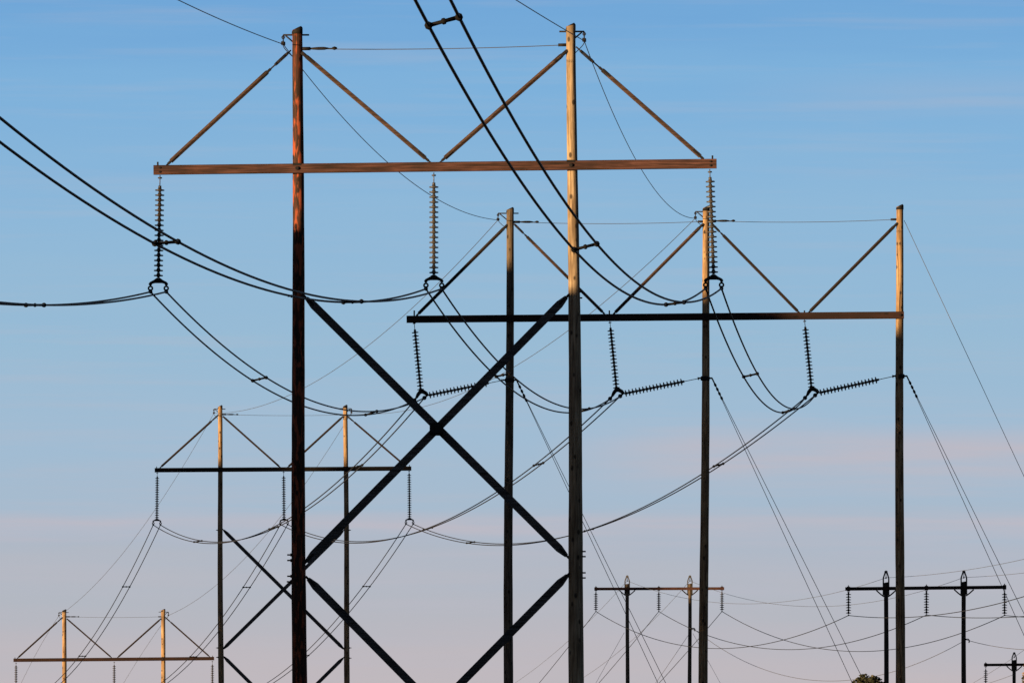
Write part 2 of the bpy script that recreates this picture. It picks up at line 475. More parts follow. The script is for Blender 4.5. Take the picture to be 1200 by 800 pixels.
PITCH = 0.146
def disc_chain(mb, top, bot, n=None, r=0.137, link=0.25, sides=14):
    """cap-and-pin discs hung from top to bot; the rest of the length is link rod at the top"""
    d = (bot - top).normalized(); Lg = (bot - top).length
    if n is None: n = int((Lg - link) / PITCH)
    start = Lg - n * PITCH - 0.02
    mb.tube([top, top + d * start], 0.016, 6)
    mb.tube([top + d * 0.06, top + d * 0.10], 0.06, 8)
    mb.tube([top + d * (start - 0.05), top + d * (start + 0.02)], 0.045, 8)
    for i in range(n):
        p = top + d * (start + i * PITCH)
        mb.lathe(p, d, [(0, 0.036), (0.012, 0.05), (0.050, 0.054), (0.058, 0.09), (0.064, r * 0.97), (0.082, r), (0.098, r * 0.97), (0.104, 0.075), (0.108, 0.045), (0.142, 0.034)], sides)
def yoke(part, apex, ex, half=0.23):
    """two-clamp yoke plate under a string; returns the wire points left and right"""
    up = Vector((0, 0, 1))
    poly = [(-0.05, 0.02), (0.05, 0.02), (0.13, -0.04), (half + 0.015, -0.10), (half + 0.055, -0.15), (half + 0.04, -0.20), (half - 0.035, -0.20), (half - 0.05, -0.155),
            (0.10, -0.135), (-0.10, -0.135), (-half + 0.05, -0.155), (-half + 0.035, -0.20), (-half - 0.04, -0.20), (-half - 0.055, -0.15), (-half - 0.015, -0.10), (-0.13, -0.04)]
    y = MB(); y.prism(poly, apex, ex, up, 0.04); y.build('yoke_plate', M_STEEL, part)
    out = []
    nrm = ex.cross(up).normalized()
    for s in (-1, 1):
        c = apex + ex * (s * half)
        k = MB()
        k.tube([c - up * 0.17, c - up * 0.24], 0.025, 6)
        k.torus(c - up * 0.285, nrm, 0.058, 0.026)
        w = c - up * 0.385
        k.tube([w - nrm * 0.22 + up * 0.0, w - nrm * 0.1, w + nrm * 0.1, w + nrm * 0.22], [0.03, 0.058, 0.058, 0.03], 8)
        k.beam(w - nrm * 0.07 + up * 0.03, w + nrm * 0.07 + up * 0.03, 0.09, 0.09)
        k.build('clamp', M_STEEL, part)
        out.append(w)
    return out

def string(root, top, apex, ex, mat=None, sides=14, n=None):
    mb = MB(); disc_chain(mb, top, apex, n=n, sides=sides)
    p = mb.build('insulator_string', mat or M_PORC, root)
    return yoke(p, apex, ex), p

# ------------------------------------------------------------------ big H frames (two poles)
class Rec: pass
def h_frame(y0, slope, poles, arm, strings, ties, braces, xbraces, label, dims, mats, ubs, bolts=(), xw=0.232, sides=14, arm_h=0.275, bracket_reach=0.26):
    """all arguments are measured on the photo; y0 distance; slope = how the arm plane recedes to the right"""
    def Y(u): return y0 / (1 - slope * (u - 600) / F)
    def P(u, v, dy=0): 
        p = W(u, v, Y(u)); return p
    r = Rec()
    (ul, vl), (ur, vr) = poles
    tl, tr = P(ul, vl), P(ur, vr)
    mid = (tl + tr) / 2
    root = thing('transmission_pylon', (mid.x, mid.y, ground_h(mid.y)), label, 'pylon', 'wooden pylons carrying the twin-wire line')
    r.root = root
    ex = Vector((1, slope, 0)).normalized(); r.ex = ex
    (dl, dlb), (dr, drb) = dims
    pl = pole(root, tl, dl, dlb, mats[0], ub=ubs[0], seed=int(y0))
    pr = pole(root, tr, dr, drb, mats[1], ub=ubs[1], seed=int(y0) + 1)
    # crossarm bolted to the front of the poles
    a, b = P(*arm[0]), P(*arm[1])
    yo = Vector((0, -0.5 * dlb - 0.10, 0))
    mb = MB(); mb.beam(a + yo, b + yo, 0.18, arm_h, side=Vector((0, 1, 0)), chamf=0.015, seg=12)
    am = mb.build('crossarm', mats[2], root)
    fx = MB()
    for t in (tl, tr):
        c = a.lerp(b, (t.x - a.x) / (b.x - a.x)) + yo
        fx = MB(); fx.tube([c + Vector((0, -0.15, 0)), c + Vector((0, -0.08, 0))], 0.05, 8); fx.build('arm_bolt', M_STEEL, am)
        fx = MB(); fx.beam(c + Vector((-0.12, -0.095, arm_h * 0.5 - 0.02)), c + Vector((0.12, -0.095, arm_h * 0.5 - 0.02)), 0.02, 0.07)
        fx.build('bolt_plate', M_STEEL, am)
    for e, sg in ((a, 1), (b, -1)):
        c = e + yo + ex * (0.12 * sg)
        for dz_ in (-0.06, 0.06):
            fx = MB(); fx.tube([c + Vector((0.06 * sg, -0.12, dz_)), c + Vector((0.06 * sg, -0.085, dz_))], 0.03, 8); fx.build('arm_bolt', M_STEEL, am)
        fx = MB(); fx.tube([c, c + Vector((0, 0, arm_h * 0.5 + 0.10))], 0.025, 8); fx.build('eye_bolt', M_STEEL, am)
    for (p0, p1, rod) in braces:
        arm_brace(root, P(*p0), P(*p1), rod, mat=mats[3])
    tie_wire(root, P(*ties[0]), P(*ties[1]), 0.06)
    for (p0, p1, yof) in xbraces:
        cross_brace(root, P(*p0), P(*p1), xw, yof)
    r.clamps = []
    for (t, ap, m) in strings:
        ws, _ = string(root, P(*t) + yo, P(*ap) + yo, ex, m, sides)
        r.clamps.append(ws)
    r.shield = [shield_bracket(root, tl, -1, dl / 2, bracket_reach), shield_bracket(root, tr, 1, dr / 2, bracket_reach)]
    for (u, v, s) in bolts:
        p = P(u, v); which = pl if abs(u - ul) < abs(u - ur) else pr
        bolt(which, p, s)
    return r

MG, MD = M_PORC, M_DISCDARK
A = h_frame(331, -0.0435, [(348.3, 34), (668.8, 30)], [(180.5, 200), (839.5, 192.5)],
    [((188, 206), (186, 327), MD), ((508.5, 203), (508.5, 323.5), MG), ((831.5, 199), (836, 323), MG)],
    [(355, 57), (663, 52.5)],
    [((341, 59), (195, 194), 0.75), ((354, 62), (504, 190), 0.0), ((664, 60), (516, 190), 0.0), ((675, 55), (826, 188), 0.85)],
    [((359, 349), (664, 651), 0.06), ((664, 348), (359, 658), -0.06), ((361, 678), (664, 985), 0.06), ((665, 674), (361, 982), -0.06)],
    'tallest nearest two-pole wooden pylon with a dark red left pole and big X braces', [(0.295, 0.50), (0.265, 0.53)],
    (M_CREO, M_POLE, M_ARM, M_STRUT), (351.7, 676),
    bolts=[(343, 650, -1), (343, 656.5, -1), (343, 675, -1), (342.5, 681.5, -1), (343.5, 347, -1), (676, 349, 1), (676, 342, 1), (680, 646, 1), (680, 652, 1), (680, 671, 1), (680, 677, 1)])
# through bolt where the two big diagonals cross
mbx = MB(); c = W(511.5, 503, 330.6)
mbx.beam(c + Vector((-0.2, 0, 0)), c + Vector((0.2, 0, 0)), 0.36, 0.36, side=Vector((0, 1, 0)), chamf=0.08)
mbx.build('brace_joint', M_STEEL, A.root)

C = h_frame(725, 0.080, [(258, 476), (404.5, 475.5)], [(181.5, 551), (482, 549)],
    [((184.5, 553), (184, 608), MD), ((332.5, 552), (333, 607.5), MD), ((479.5, 551), (480, 607), MD)],
    [(261, 485.5), (402, 486)],
    [((255, 487), (187, 548.5), 0.35), ((261.5, 488), (329.5, 548.5), 0.0), ((402, 488), (336, 548.5), 0.0), ((407.5, 488), (477, 547.5), 0.4)],
    [((262, 621), (402.5, 760), 0.06), ((402, 622), (262, 760), -0.06), ((262.5, 769.5), (402, 908), 0.06), ((402, 771), (262.5, 909), -0.06)],
    'middle distance two-pole wooden pylon whose lower half stands behind the big left pole', [(0.275, 0.42), (0.275, 0.42)],
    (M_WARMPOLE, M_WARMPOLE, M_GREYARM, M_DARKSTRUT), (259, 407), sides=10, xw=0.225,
    bolts=[(256, 621, -1), (256, 759, -1), (256, 770, -1), (408.5, 621, 1), (409, 759, 1), (409, 771, 1)])
D = h_frame(920, 0.090, [(75.2, 715), (191.2, 714.5)], [(16, 773.5), (251, 771.5)],
    [((19, 776), (19, 821), MD), ((134, 775), (134, 820.5), MD), ((249, 774), (249, 820), MD)],
    [(78.5, 722.5), (188.5, 722.5)],
    [((72.5, 724), (20, 771.5), 0.35), ((78.5, 725), (131.5, 771), 0.0), ((188.5, 725), (137, 771), 0.0), ((194, 723.5), (246.5, 770), 0.4)],
    [((79, 838), (188, 945), 0.06), ((188, 838), (79, 945), -0.06)],
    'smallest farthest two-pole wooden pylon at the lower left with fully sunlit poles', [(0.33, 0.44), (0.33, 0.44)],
    (M_WARMPOLE, M_WARMPOLE, M_DARKARM, M_DARKSTRUT), (None, None), sides=8, xw=0.225)

# ------------------------------------------------------------------ three-pole angle pylon
def three_pole():
    y0 = 466
    def P(u, v): return W(u, v, y0)
    r = Rec()
    tops = [P(597.8, 245), P(827.5, 243), P(1054.5, 241.5)]
    root = thing('angle_pylon', (tops[1].x, y0, ground_h(y0)), 'three-pole wooden pylon with sideways insulator strings between its poles', 'pylon', 'wooden pylons carrying the twin-wire line')
    r.root = root
    UB = (596.2, 824.6, 1054.8)
    dm = [(0.29, 0.43), (0.275, 0.43), (0.285, 0.44)]
    r.poles = []
    for i, t in enumerate(tops):
        r.poles.append(pole(root, t, *dm[i], (M_GREYPOLE, M_WARMPOLE, M_WARMPOLE)[i], ub=UB[i], seed=50 + i))
    a, b = P(476.5, 374.5), P(1059, 369.5)
    yo = Vector((0, -0.31, 0))
    mb = MB(); mb.beam(a + yo, b + yo, 0.18, 0.29, side=Vector((0, 1, 0)), chamf=0.015, seg=12)
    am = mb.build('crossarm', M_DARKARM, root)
    fx = MB()
    for t in tops:
        cc = a.lerp(b, (t.x - a.x) / (b.x - a.x)) + yo
        fx = MB(); fx.tube([cc + Vector((0, -0.15, 0)), cc + Vector((0, -0.08, 0))], 0.05, 8); fx.build('arm_bolt', M_STEEL, am)
    for u in (485.5, 714, 942.5):
        cc = P(u, 371.5) + yo
        fx = MB(); fx.tube([cc, cc + Vector((0, 0, 0.26))], 0.03, 8); fx.build('eye_bolt', M_STEEL, am)
    for i_, (p0, p1, rod) in enumerate((((594, 264), (487, 371), 0.0), ((602, 262), (709.5, 369), 0.6), ((823.5, 263), (717.5, 369.5), 0.0), ((832, 260), (938, 368), 0.6), ((1051, 262), (946, 368), 0.0))):
        arm_brace(root, P(*p0), P(*p1), rod, w=0.115, mat=M_STRUT if (i_ == 1 or i_ == 2) else M_DARKSTRUT)  # lit struts get the lighter wood, the others a darker one as shade
    tie_wire(root, P(603, 260), P(824, 259.5), 0.08); tie_wire(root, P(833, 258.8), P(1050, 257), 0.08)
    ex = Vector((1, 0, 0)); r.ex = ex
    r.clamps = []; r.guys = []
    up = Vector((0, 0, 1)); nrm = Vector((0, 1, 0))
    for i, (ut, vt, ub, vb, uw, vw) in enumerate(((485.3, 377, 493.2, 459, 590.5, 445.2), (714.5, 376, 722.5, 457, 820.5, 443), (942.5, 374.5, 950.8, 456, 1048.5, 440.5))):
        top, ap, wp = P(ut, vt) + yo, P(ub, vb) + yo, P(uw, vw)
        mb = MB(); disc_chain(mb, top, ap, n=17, sides=12)
        s = mb.build('insulator_string', M_DISCDARK, root)
        # curved yoke from the left clamp over the apex to the side string
        px = y0 / F
        yk = MB()
        pts = [ap + Vector((x * px, 0, z * px)) for (x, z) in ((-5.2, -7.5), (-3.2, -3.5), (-0.8, -0.4), (2.8, -0.2), (6.2, -2.2), (8.6, -5.0))]
        yk.tube(pts, [0.05, 0.075, 0.085, 0.085, 0.08, 0.05], 8)
        yk.build('yoke', M_STEEL, s)
        j = ap + Vector((8.4 * px, 0, -4.6 * px))
        sd = MB(); disc_chain(sd, wp, j, n=17, sides=12)
        sd.build('side_insulator_string', M_DISCDARK, root)
        out = []
        for (x0, z0, x1, z1) in ((-5.0, -7.0, -7.6, -10.4), (7.4, -4.6, 4.2, -7.4)):
            k = MB()
            p0, p1 = ap + Vector((x0 * px, 0, z0 * px)), ap + Vector((x1 * px, 0, z1 * px))
            k.tube([p0, p1], 0.04, 8); k.torus(p1, nrm, 0.06, 0.03)
            k.tube([p1 + Vector((0, -0.25, 0)), p1 + Vector((0, 0.25, 0))], 0.05, 8)
            k.build('clamp', M_STEEL, s); out.append(p1)
        r.clamps.append(out)
        # pole band that takes the side string and the guys
        bd = MB(); t = tops[i]; rr = pole_r(t, *dm[i], wp.z)
        tx = t.x - lean_of(t, UB[i]) * (t.z - wp.z)
        bd.lathe(Vector((tx, t.y, wp.z - 0.1)), up, [(0, rr + 0.015), (0.02, rr + 0.03), (0.16, rr + 0.03), (0.18, rr + 0.015)], 16)
        bd.tube([Vector((tx - rr - 0.12, t.y, wp.z)), Vector((tx + rr + 0.14, t.y, wp.z))], 0.035, 8)
        bd.build('band', M_STEEL, r.poles[i])
        r.guys.append(Vector((tx + rr + 0.12, t.y, wp.z)))
    r.shield = [shield_bracket(root, tops[0], -1, 0.145, 0.35), shield_bracket(root, tops[1], -1, 0.14, 0.30)]
    r.topguy = P(1059.5, 258)
    return r
B = three_pole()

# ------------------------------------------------------------------ smaller H frames of the second line
def small_frame(y0, slope, u1, u2, v_tip, arm, strings, label, lit=False):
    def Y(u): return y0 / (1 - slope * (u - 600) / F)
    def P(u, v): return W(u, v, Y(u))
    r = Rec()
    px = y0 / F
    ex = Vector((1, slope, 0)).normalized()
    va = lambda u: arm[0][1] + (arm[1][1] - arm[0][1]) * (u - arm[0][0]) / (arm[1][0] - arm[0][0])
    m = P((u1 + u2) / 2, v_tip)
    root = thing('small_pylon', (m.x, m.y, ground_h(m.y)), label, 'pylon', 'smaller wooden pylons with spiked pole tops')
    r.root = root; r.tips = []; r.poles = []
    a, b = P(*arm[0]), P(*arm[1]); yo = Vector((0, -0.22, 0))
    mb = MB(); mb.beam(a + yo, b + yo, 0.12, 0.19, side=Vector((0, 1, 0)), chamf=0.01, seg=6)
    am = mb.build('crossarm', M_DARKARM if not lit else M_ARM, root)  # frames not lit take a darker arm: their shade is in the colour
    nb = MB()
    for (us, vt, vb) in strings:
        cc = P(us, va(us)) + yo
        nb = MB(); nb.tube([cc + Vector((0, 0, -0.13)), cc + Vector((0, 0, 0.2))], 0.03, 6)
        nb.beam(cc + Vector((-0.09, 0, 0.11)), cc + Vector((0.09, 0, 0.11)), 0.15, 0.04, side=Vector((0, 1, 0)))
        nb.beam(cc + Vector((-0.09, 0, -0.11)), cc + Vector((0.09, 0, -0.11)), 0.15, 0.04, side=Vector((0, 1, 0)))
        nb.build('arm_bolt', M_STEEL, am)
    for i, u in enumerate((u1, u2)):
        za = P(u, va(u)); tip = P(u, v_tip)
        top = Vector((za.x, za.y, za.z + 0.34))
        p = pole(root, top, 0.235, 0.33, M_SHADEPOLE if not lit else M_GREYPOLE, cap=False, seed=int(y0) + i); r.poles.append(p)  # unlit poles are coloured darker to stand for shade
        bt = MB()
        H = tip.z - za.z
        for s in (-1, 1):
            pts = [za + Vector((s * 0.15, -0.02, z)) for z in (-0.38, 0.25, H * 0.60)] + [za + Vector((s * 0.055, -0.02, H * 0.90)), za + Vector((s * 0.045, -0.02, H))]
            for p0, p1 in zip(pts, pts[1:]): bt.beam(p0, p1, 0.16, 0.075, side=Vector((0, 1, 0)), chamf=0.008)
        bt.beam(za + Vector((0, -0.02, H * 0.88)), za + Vector((0, -0.02, H + 0.03)), 0.17, 0.10, side=Vector((0, 1, 0)))
        o = bt.build('pole_top_bayonet', M_XBRACE, root)
        k = MB()
        w = za + Vector((0, -0.02, H * 0.62))
        k.tube([za + Vector((0, -0.02, H * 0.88)), w], 0.02, 6); k.beam(w + Vector((0, -0.15, 0)), w + Vector((0, 0.15, 0)), 0.06, 0.12)
        k.build('clamp', M_STEEL, o)
        r.tips.append(w)
        for s in (-1, 1):
            vb_ = MB()
            e0 = za + yo + Vector((s * 0.54, 0.06, -0.10)); e1 = za + Vector((s * 0.12, -0.13, -0.45)); mid = e0.lerp(e1, 0.5) + Vector((0, 0, -0.015))
            vb_.beam(e0, mid, 0.03, 0.075, side=Vector((0, 1, 0)), chamf=0.004); vb_.beam(mid, e1, 0.03, 0.075, side=Vector((0, 1, 0)), chamf=0.004)
            vb_.build('arm_brace', M_STEEL, root)
    r.wires = []
    for (us, vt, vb) in strings:
        t, bb = P(us, vt) + yo, P(us, vb) + yo
        mb = MB(); d = bb - t
        disc_chain(mb, t, bb, n=8, r=0.15, link=0.05, sides=10)
        s = mb.build('insulator_string', M_DISCDARK, root)
        k = MB(); k.tube([bb + Vector((0, -0.16, -0.04)), bb + Vector((0, 0.16, -0.04))], 0.045, 8); k.tube([bb, bb + Vector((0, 0, -0.05))], 0.03, 6)
        k.build('clamp', M_STEEL, s)
        r.wires.append(bb + Vector((0, 0, -0.05)))
    r.P = P
    return r
E = small_frame(780, 0.083, 735, 808.5, 674.5, [(696.5, 690), (848.5, 689.5)], [(698.3, 692, 715.5), (772, 692, 715.5), (846, 692, 715.5)],
    'small spiked pylon standing just right of the tallest pylon, its arm half sunlit', lit=True)
Fp = small_frame(627, 0.083, 1038.3, 1129.5, 669, [(990.5, 690), (1179, 688)], [(994.2, 692, 720), (1085.5, 691, 719.5), (1177, 690.5, 720)],
    'small spiked pylon in shade directly behind the right pole of the three-pole pylon')
G = small_frame(807, 0.083, 1188.5, 1259.5, 764.5, [(1153, 779), (1295, 778)], [(1155, 781, 804.5), (1224, 781, 804.5), (1293, 780.5, 804)],
    'tiny spiked pylon low in the right corner, partly behind an orange tree')

# ------------------------------------------------------------------ wires
def plan_t(p0, p1, u):
    mm = (u - 600) / F; d = p1 - p0
    return (mm * p0.y - p0.x) / (d.x - mm * d.y)
def hgt(v, y): return W(600, v, y).z
def closed_sag(p0, p1, pix):
    num = den = 0
    for (u, v) in pix:
        t = plan_t(p0, p1, u); y = p0.y + (p1.y - p0.y) * t
        k = 4 * t * (1 - t)
        num += k * (p0.z + (p1.z - p0.z) * t - hgt(v, y)); den += k * k
    return num / den
def catenary(p0, p1, S, n=72, t0=0.0, t1=1.0):
    out = []
    for i in range(n + 1):
        t = t0 + (t1 - t0) * i / n
        out.append(p0.lerp(p1, t) - Vector((0, 0, 4 * S * t * (1 - t))))
    return out
def open_fit(p0, p1, pix, b_fixed=None):
    """height along an open span: z = z0 + a t + b t^2 (t from p0 to p1), fitted to photo pixels"""
    rows = []
    for (u, v) in pix:
        t = plan_t(p0, p1, u); y = p0.y + (p1.y - p0.y) * t
        rows.append((t, hgt(v, y) - p0.z))
    if b_fixed is not None or len(rows) < 2:
        b = b_fixed or 0
        a = sum(t * (h - b * t * t) for t, h in rows) / sum(t * t for t, h in rows)
        return a, b
    s2 = sum(t**2 for t, h in rows); s3 = sum(t**3 for t, h in rows); s4 = sum(t**4 for t, h in rows)
    q1 = sum(t * h for t, h in rows); q2 = sum(t * t * h for t, h in rows)
    det = s2 * s4 - s3 * s3
    return (q1 * s4 - q2 * s3) / det, (s2 * q2 - s3 * q1) / det
def open_curve(p0, p1, ab, n=90, keep=880):
    """the span is modelled until it hangs well below what any view from here can take in"""
    a, b = ab; out = []
    for i in range(n + 1):
        t = i / n; p = p0.lerp(p1, t); out.append(Vector((p.x, p.y, p0.z + a * t + b * t * t)))
        if p1.y > p0.y and (out[-1].z < hgt(keep, p.y) or (a + 2 * b * t > 0 and out[-1].z < hgt(806, p.y))): break
    return out
def at_u(pts, u):
    """index position on a polyline where it crosses the photo column u"""
    mm = (u - 600) / F
    for i in range(len(pts) - 1):
        f0 = pts[i].x - mm * pts[i].y; f1 = pts[i + 1].x - mm * pts[i + 1].y
        if f0 * f1 <= 0 and f0 != f1: return i + f0 / (f0 - f1)
    return None
def along(pts, s):
    i = min(int(s), len(pts) - 2); return pts[i].lerp(pts[i + 1], s - i)

COND_R, SHIELD_R = 0.0265, 0.0125
def bundle(curves, label, spacers, group='twin wire spans'):
    """two parallel conductors held apart by spacer bars"""
    c0, c1 = curves
    root = thing('conductor_bundle', (c0[0] + c1[0]) / 2, label, 'power line', group)
    for c in curves:
        mb = MB(); mb.tube(c, COND_R, 7); mb.build('conductor', M_CABLE, root)
    for u in spacers:
        mid = [(a + b) / 2 for a, b in zip(c0, c1)]
        s = at_u(mid, u)
        if s is None: continue
        p, q = along(c0, s), along(c1, s)
        d = (q - p).normalized(); tdir = (along(mid, min(s + 1, len(mid) - 1)) - along(mid, s)).normalized()
        mb = MB()
        mb.tube([p, p.lerp(q, 0.42), p.lerp(q, 0.46), p.lerp(q, 0.54), p.lerp(q, 0.58), q], [0.034, 0.030, 0.05, 0.05, 0.030, 0.034], 8)
        for e in (p, q):
            mb.tube([e - tdir * 0.06, e - tdir * 0.04, e + tdir * 0.04, e + tdir * 0.06], [0.035, 0.062, 0.062, 0.035], 8)
        mb.build('spacer', M_SPACER, root)
    return root
def single(name, pts, r, label, cat, group, mat=None):
    mb = MB(); mb.tube(pts, r, 6)
    o = mb.build(name, mat or M_THIN, None, origin=pts[0].copy())
    return tag(o, label, cat, group)

# spans that come towards the camera from the nearest pylon
SL = 0.0435
def toward(p, y_end): return Vector((p.x - SL * (p.y - y_end), y_end, p.z))
mids = [(c[0] + c[1]) / 2 for c in A.clamps]
Y_END = 40
pix_front = [[(41, 357)], [(413, 353), (195, 285), (0, 152)], [(791, 354.5), (686, 290), (507.5, 0)]]
abm = open_fit(mids[1], toward(mids[1], Y_END), pix_front[1]); abr = open_fit(mids[2], toward(mids[2], Y_END), pix_front[2])
names_f = ['twin wires from the tallest pylon\'s left insulator running almost flat to the left edge',
           'twin wires from the tallest pylon\'s middle insulator rising to the left edge',
           'thick twin wires from the tallest pylon\'s right insulator sweeping out past the top']
for i in range(3):
    ab = (abm, abm, abr)[i]
    def rolled(pts, h):
        n = len(pts) - 1
        return [p + Vector((0, 0, h * 4 * (k / n) * (1 - k / n))) for k, p in enumerate(pts)]
    bundle([rolled(open_curve(c, toward(c, Y_END), ab), h) for c, h in zip(A.clamps[i], ((0, 0), (-0.02, 0.02), (-0.065, 0.065))[i])], names_f[i], [(41,), (413, 195, -60), (791, 686, 520)][i])
sh_pix = [[(210, 0), (250, 20), (300, 39)], [(605, 0), (630, 15.5)]]
for i in range(2):
    p = A.shield[i]; q = toward(p, 120)
    ab = open_fit(p, q, sh_pix[i])
    single('shield_wire', open_curve(p, q, ab), SHIELD_R, ('thin wire rising to the top edge from the tallest pylon\'s dark left pole', 'thin wire rising to the top edge from the tallest pylon\'s pale right pole')[i], 'wire', 'thin wires along the pole tops')

# tallest pylon to three-pole pylon
pix_ab = [[(304, 442), (435, 486)], [(589, 440), (640, 473)], [(880, 440), (895, 463)]]
sp_ab = [(304, 435), (589.5, 684), (879.5, 924)]
for i in range(3):
    m0 = (A.clamps[i][0] + A.clamps[i][1]) / 2; m1 = (B.clamps[i][0] + B.clamps[i][1]) / 2
    S = closed_sag(m0, m1, pix_ab[i])
    bundle([catenary(A.clamps[i][k], B.clamps[i][k], S + (0.04, -0.04)[k]) for k in (0, 1)],
        'twin wires dipping from the tallest pylon\'s %s insulator to the three-pole pylon' % ('left', 'middle', 'right')[i], sp_ab[i])
for i, pix in enumerate(([(443, 180)], [(745, 189), (703, 90)])):
    S = closed_sag(A.shield[i], B.shield[i], pix)
    single('shield_wire', catenary(A.shield[i], B.shield[i], S), SHIELD_R, 'thin wire dipping from the tallest pylon\'s %s pole top to the three-pole pylon' % ('dark left', 'pale right')[i], 'wire', 'thin wires along the pole tops')

# three-pole pylon to the middle-distance pylon
pix_bc = [[(419, 547), (320, 618.5)], [(631, 547), (501, 618)], [(840, 549), (690, 619.5)]]
sp_bc = [(419, 320.5, 232), (631, 501.5, 385), (842, 690, 551.5)]
for i in range(3):
    m0 = (B.clamps[i][0] + B.clamps[i][1]) / 2; m1 = (C.clamps[i][0] + C.clamps[i][1]) / 2
    S = closed_sag(m0, m1, pix_bc[i])
    bundle([catenary(B.clamps[i][k], C.clamps[i][k], S + (0.03, -0.03)[k]) for k in (0, 1)],
        'twin wires from the three-pole pylon\'s %s insulator sagging back to the middle distance pylon' % ('left', 'middle', 'right')[i], sp_bc[i])
for i, pix in enumerate(([(425, 410), (357, 454)], [(605, 429), (665, 387)])):
    S = closed_sag(B.shield[i], C.shield[i], pix)
    single('shield_wire', catenary(B.shield[i], C.shield[i], S), SHIELD_R, 'thin wire from the three-pole pylon\'s %s pole top to the middle distance pylon' % ('left', 'middle')[i], 'wire', 'thin wires along the pole tops')

# middle-distance pylon to the farthest pylon
pix_cd = [[(148, 688), (96, 769)], [(289, 688), (226, 770)], [(430, 688), (360, 765)]]
sp_cd = [(148, 96.5), (289, 226.5), (429.5, 358)]
for i in range(3):
    m0 = (C.clamps[i][0] + C.clamps[i][1]) / 2; m1 = (D.clamps[i][0] + D.clamps[i][1]) / 2
    S = closed_sag(m0, m1, pix_cd[i])
    bundle([catenary(C.clamps[i][k], D.clamps[i][k], S) for k in (0, 1)],
        'twin wires dropping lower left from the middle distance pylon\'s %s insulator' % ('left', 'middle', 'right')[i], sp_cd[i])
for i, pix in enumerate(([(150, 647), (112, 677)], [(300, 641), (250, 687)])):
    S = closed_sag(C.shield[i], D.shield[i], pix)
    single('shield_wire', catenary(C.shield[i], D.shield[i], S), SHIELD_R, 'faint wire from the middle distance pylon\'s %s pole top to the farthest pylon' % ('left', 'right')[i], 'wire', 'thin wires along the pole tops')
# beyond the farthest pylon
for i, pix in enumerate(([(25, 800), (50, 752)], [(145, 800), (170, 760)])):
    p = D.shield[i]; q = Vector((p.x - 0.10 * 200, p.y + 200, p.z))
    single('shield_wire', open_curve(p, q, open_fit(p, q, pix)), SHIELD_R, 'faint wire falling away behind the farthest pylon\'s %s pole' % ('left', 'right')[i], 'wire', 'thin wires along the pole tops')

# ---- second line
LR, LS = 0.021, 0.011
g2, g2s = 'single wires of the smaller line', 'thin top wires of the smaller line'
nm3 = ('left', 'middle', 'right')
for i, pix in enumerate(([(684, 735), (632, 800)], [(740, 758), (701, 800)], [(806, 766), (771, 800)])):
    p = E.wires[i]; q = Vector((p.x - 0.083 * 220, p.y + 220, p.z))
    abE = open_fit(p, q, pix) if i == 0 else open_fit(p, q, pix, b_fixed=abE[1])
    single('power_cable', open_curve(p, q, abE), LR, 'single wire falling lower left from the half sunlit small pylon\'s %s insulator' % nm3[i], 'wire', g2, M_CABLE)
for i, pix in enumerate(([(720, 696), (704, 714), (666, 751), (605, 799)], [(776, 715), (730, 760), (686, 792)])):
    p = E.tips[i]; q = Vector((p.x - 0.083 * 220, p.y + 220, p.z))
    single('shield_wire', open_curve(p, q, open_fit(p, q, pix)), LS, 'faint wire falling lower left from the half sunlit small pylon\'s %s pole tip' % ('left', 'right')[i], 'wire', g2s)
for i, pix in enumerate(([(732, 735), (806, 757), (862, 760), (912, 750)], [(807, 735), (885, 757), (922, 762), (1047, 738)], [(846 + 74, 750), (962, 760), (1020, 763), (1125, 742)])):
    S = closed_sag(E.wires[i], Fp.wires[i], pix)
    single('power_cable', catenary(E.wires[i], Fp.wires[i], S), LR, 'single wire sagging between the %s insulators of the two small pylons' % nm3[i], 'wire', g2, M_CABLE)
for i, pix in enumerate(([(830, 705), (862, 707), (990, 692)], [(895, 706), (960, 710), (1082, 693)])):
    S = closed_sag(E.tips[i], Fp.tips[i], pix)
    single('shield_wire', catenary(E.tips[i], Fp.tips[i], S), LS, 'faint wire sagging between the %s pole tips of the two small pylons' % ('left', 'right')[i], 'wire', g2s)
for i, pix in enumerate(([(1037, 724), (1085, 722), (1125, 716), (1200, 699)], [(1112, 722.5), (1150, 724), (1200, 722)], [(1200, 722.5)])):
    p = Fp.wires[i]; q = Vector((p.x + 0.083 * 180, p.y - 180, p.z))
    ab = open_fit(p, q, pix, None) if i < 2 else (ab[0], ab[1])
    single('power_cable', open_curve(p, q, ab), LR, 'single wire going right from the shaded small pylon\'s %s insulator' % nm3[i], 'wire', g2, M_CABLE)
for i, pix in enumerate(([(1061, 675), (1127, 669), (1200, 655)], [(1165, 678.5), (1200, 675)])):
    p = Fp.tips[i]; q = Vector((p.x + 0.083 * 180, p.y - 180, p.z))
    ab = open_fit(p, q, pix) if i == 0 else ab
    single('shield_wire', open_curve(p, q, ab), LS, 'faint wire going right from the shaded small pylon\'s %s pole tip' % ('left', 'right')[i], 'wire', g2s)
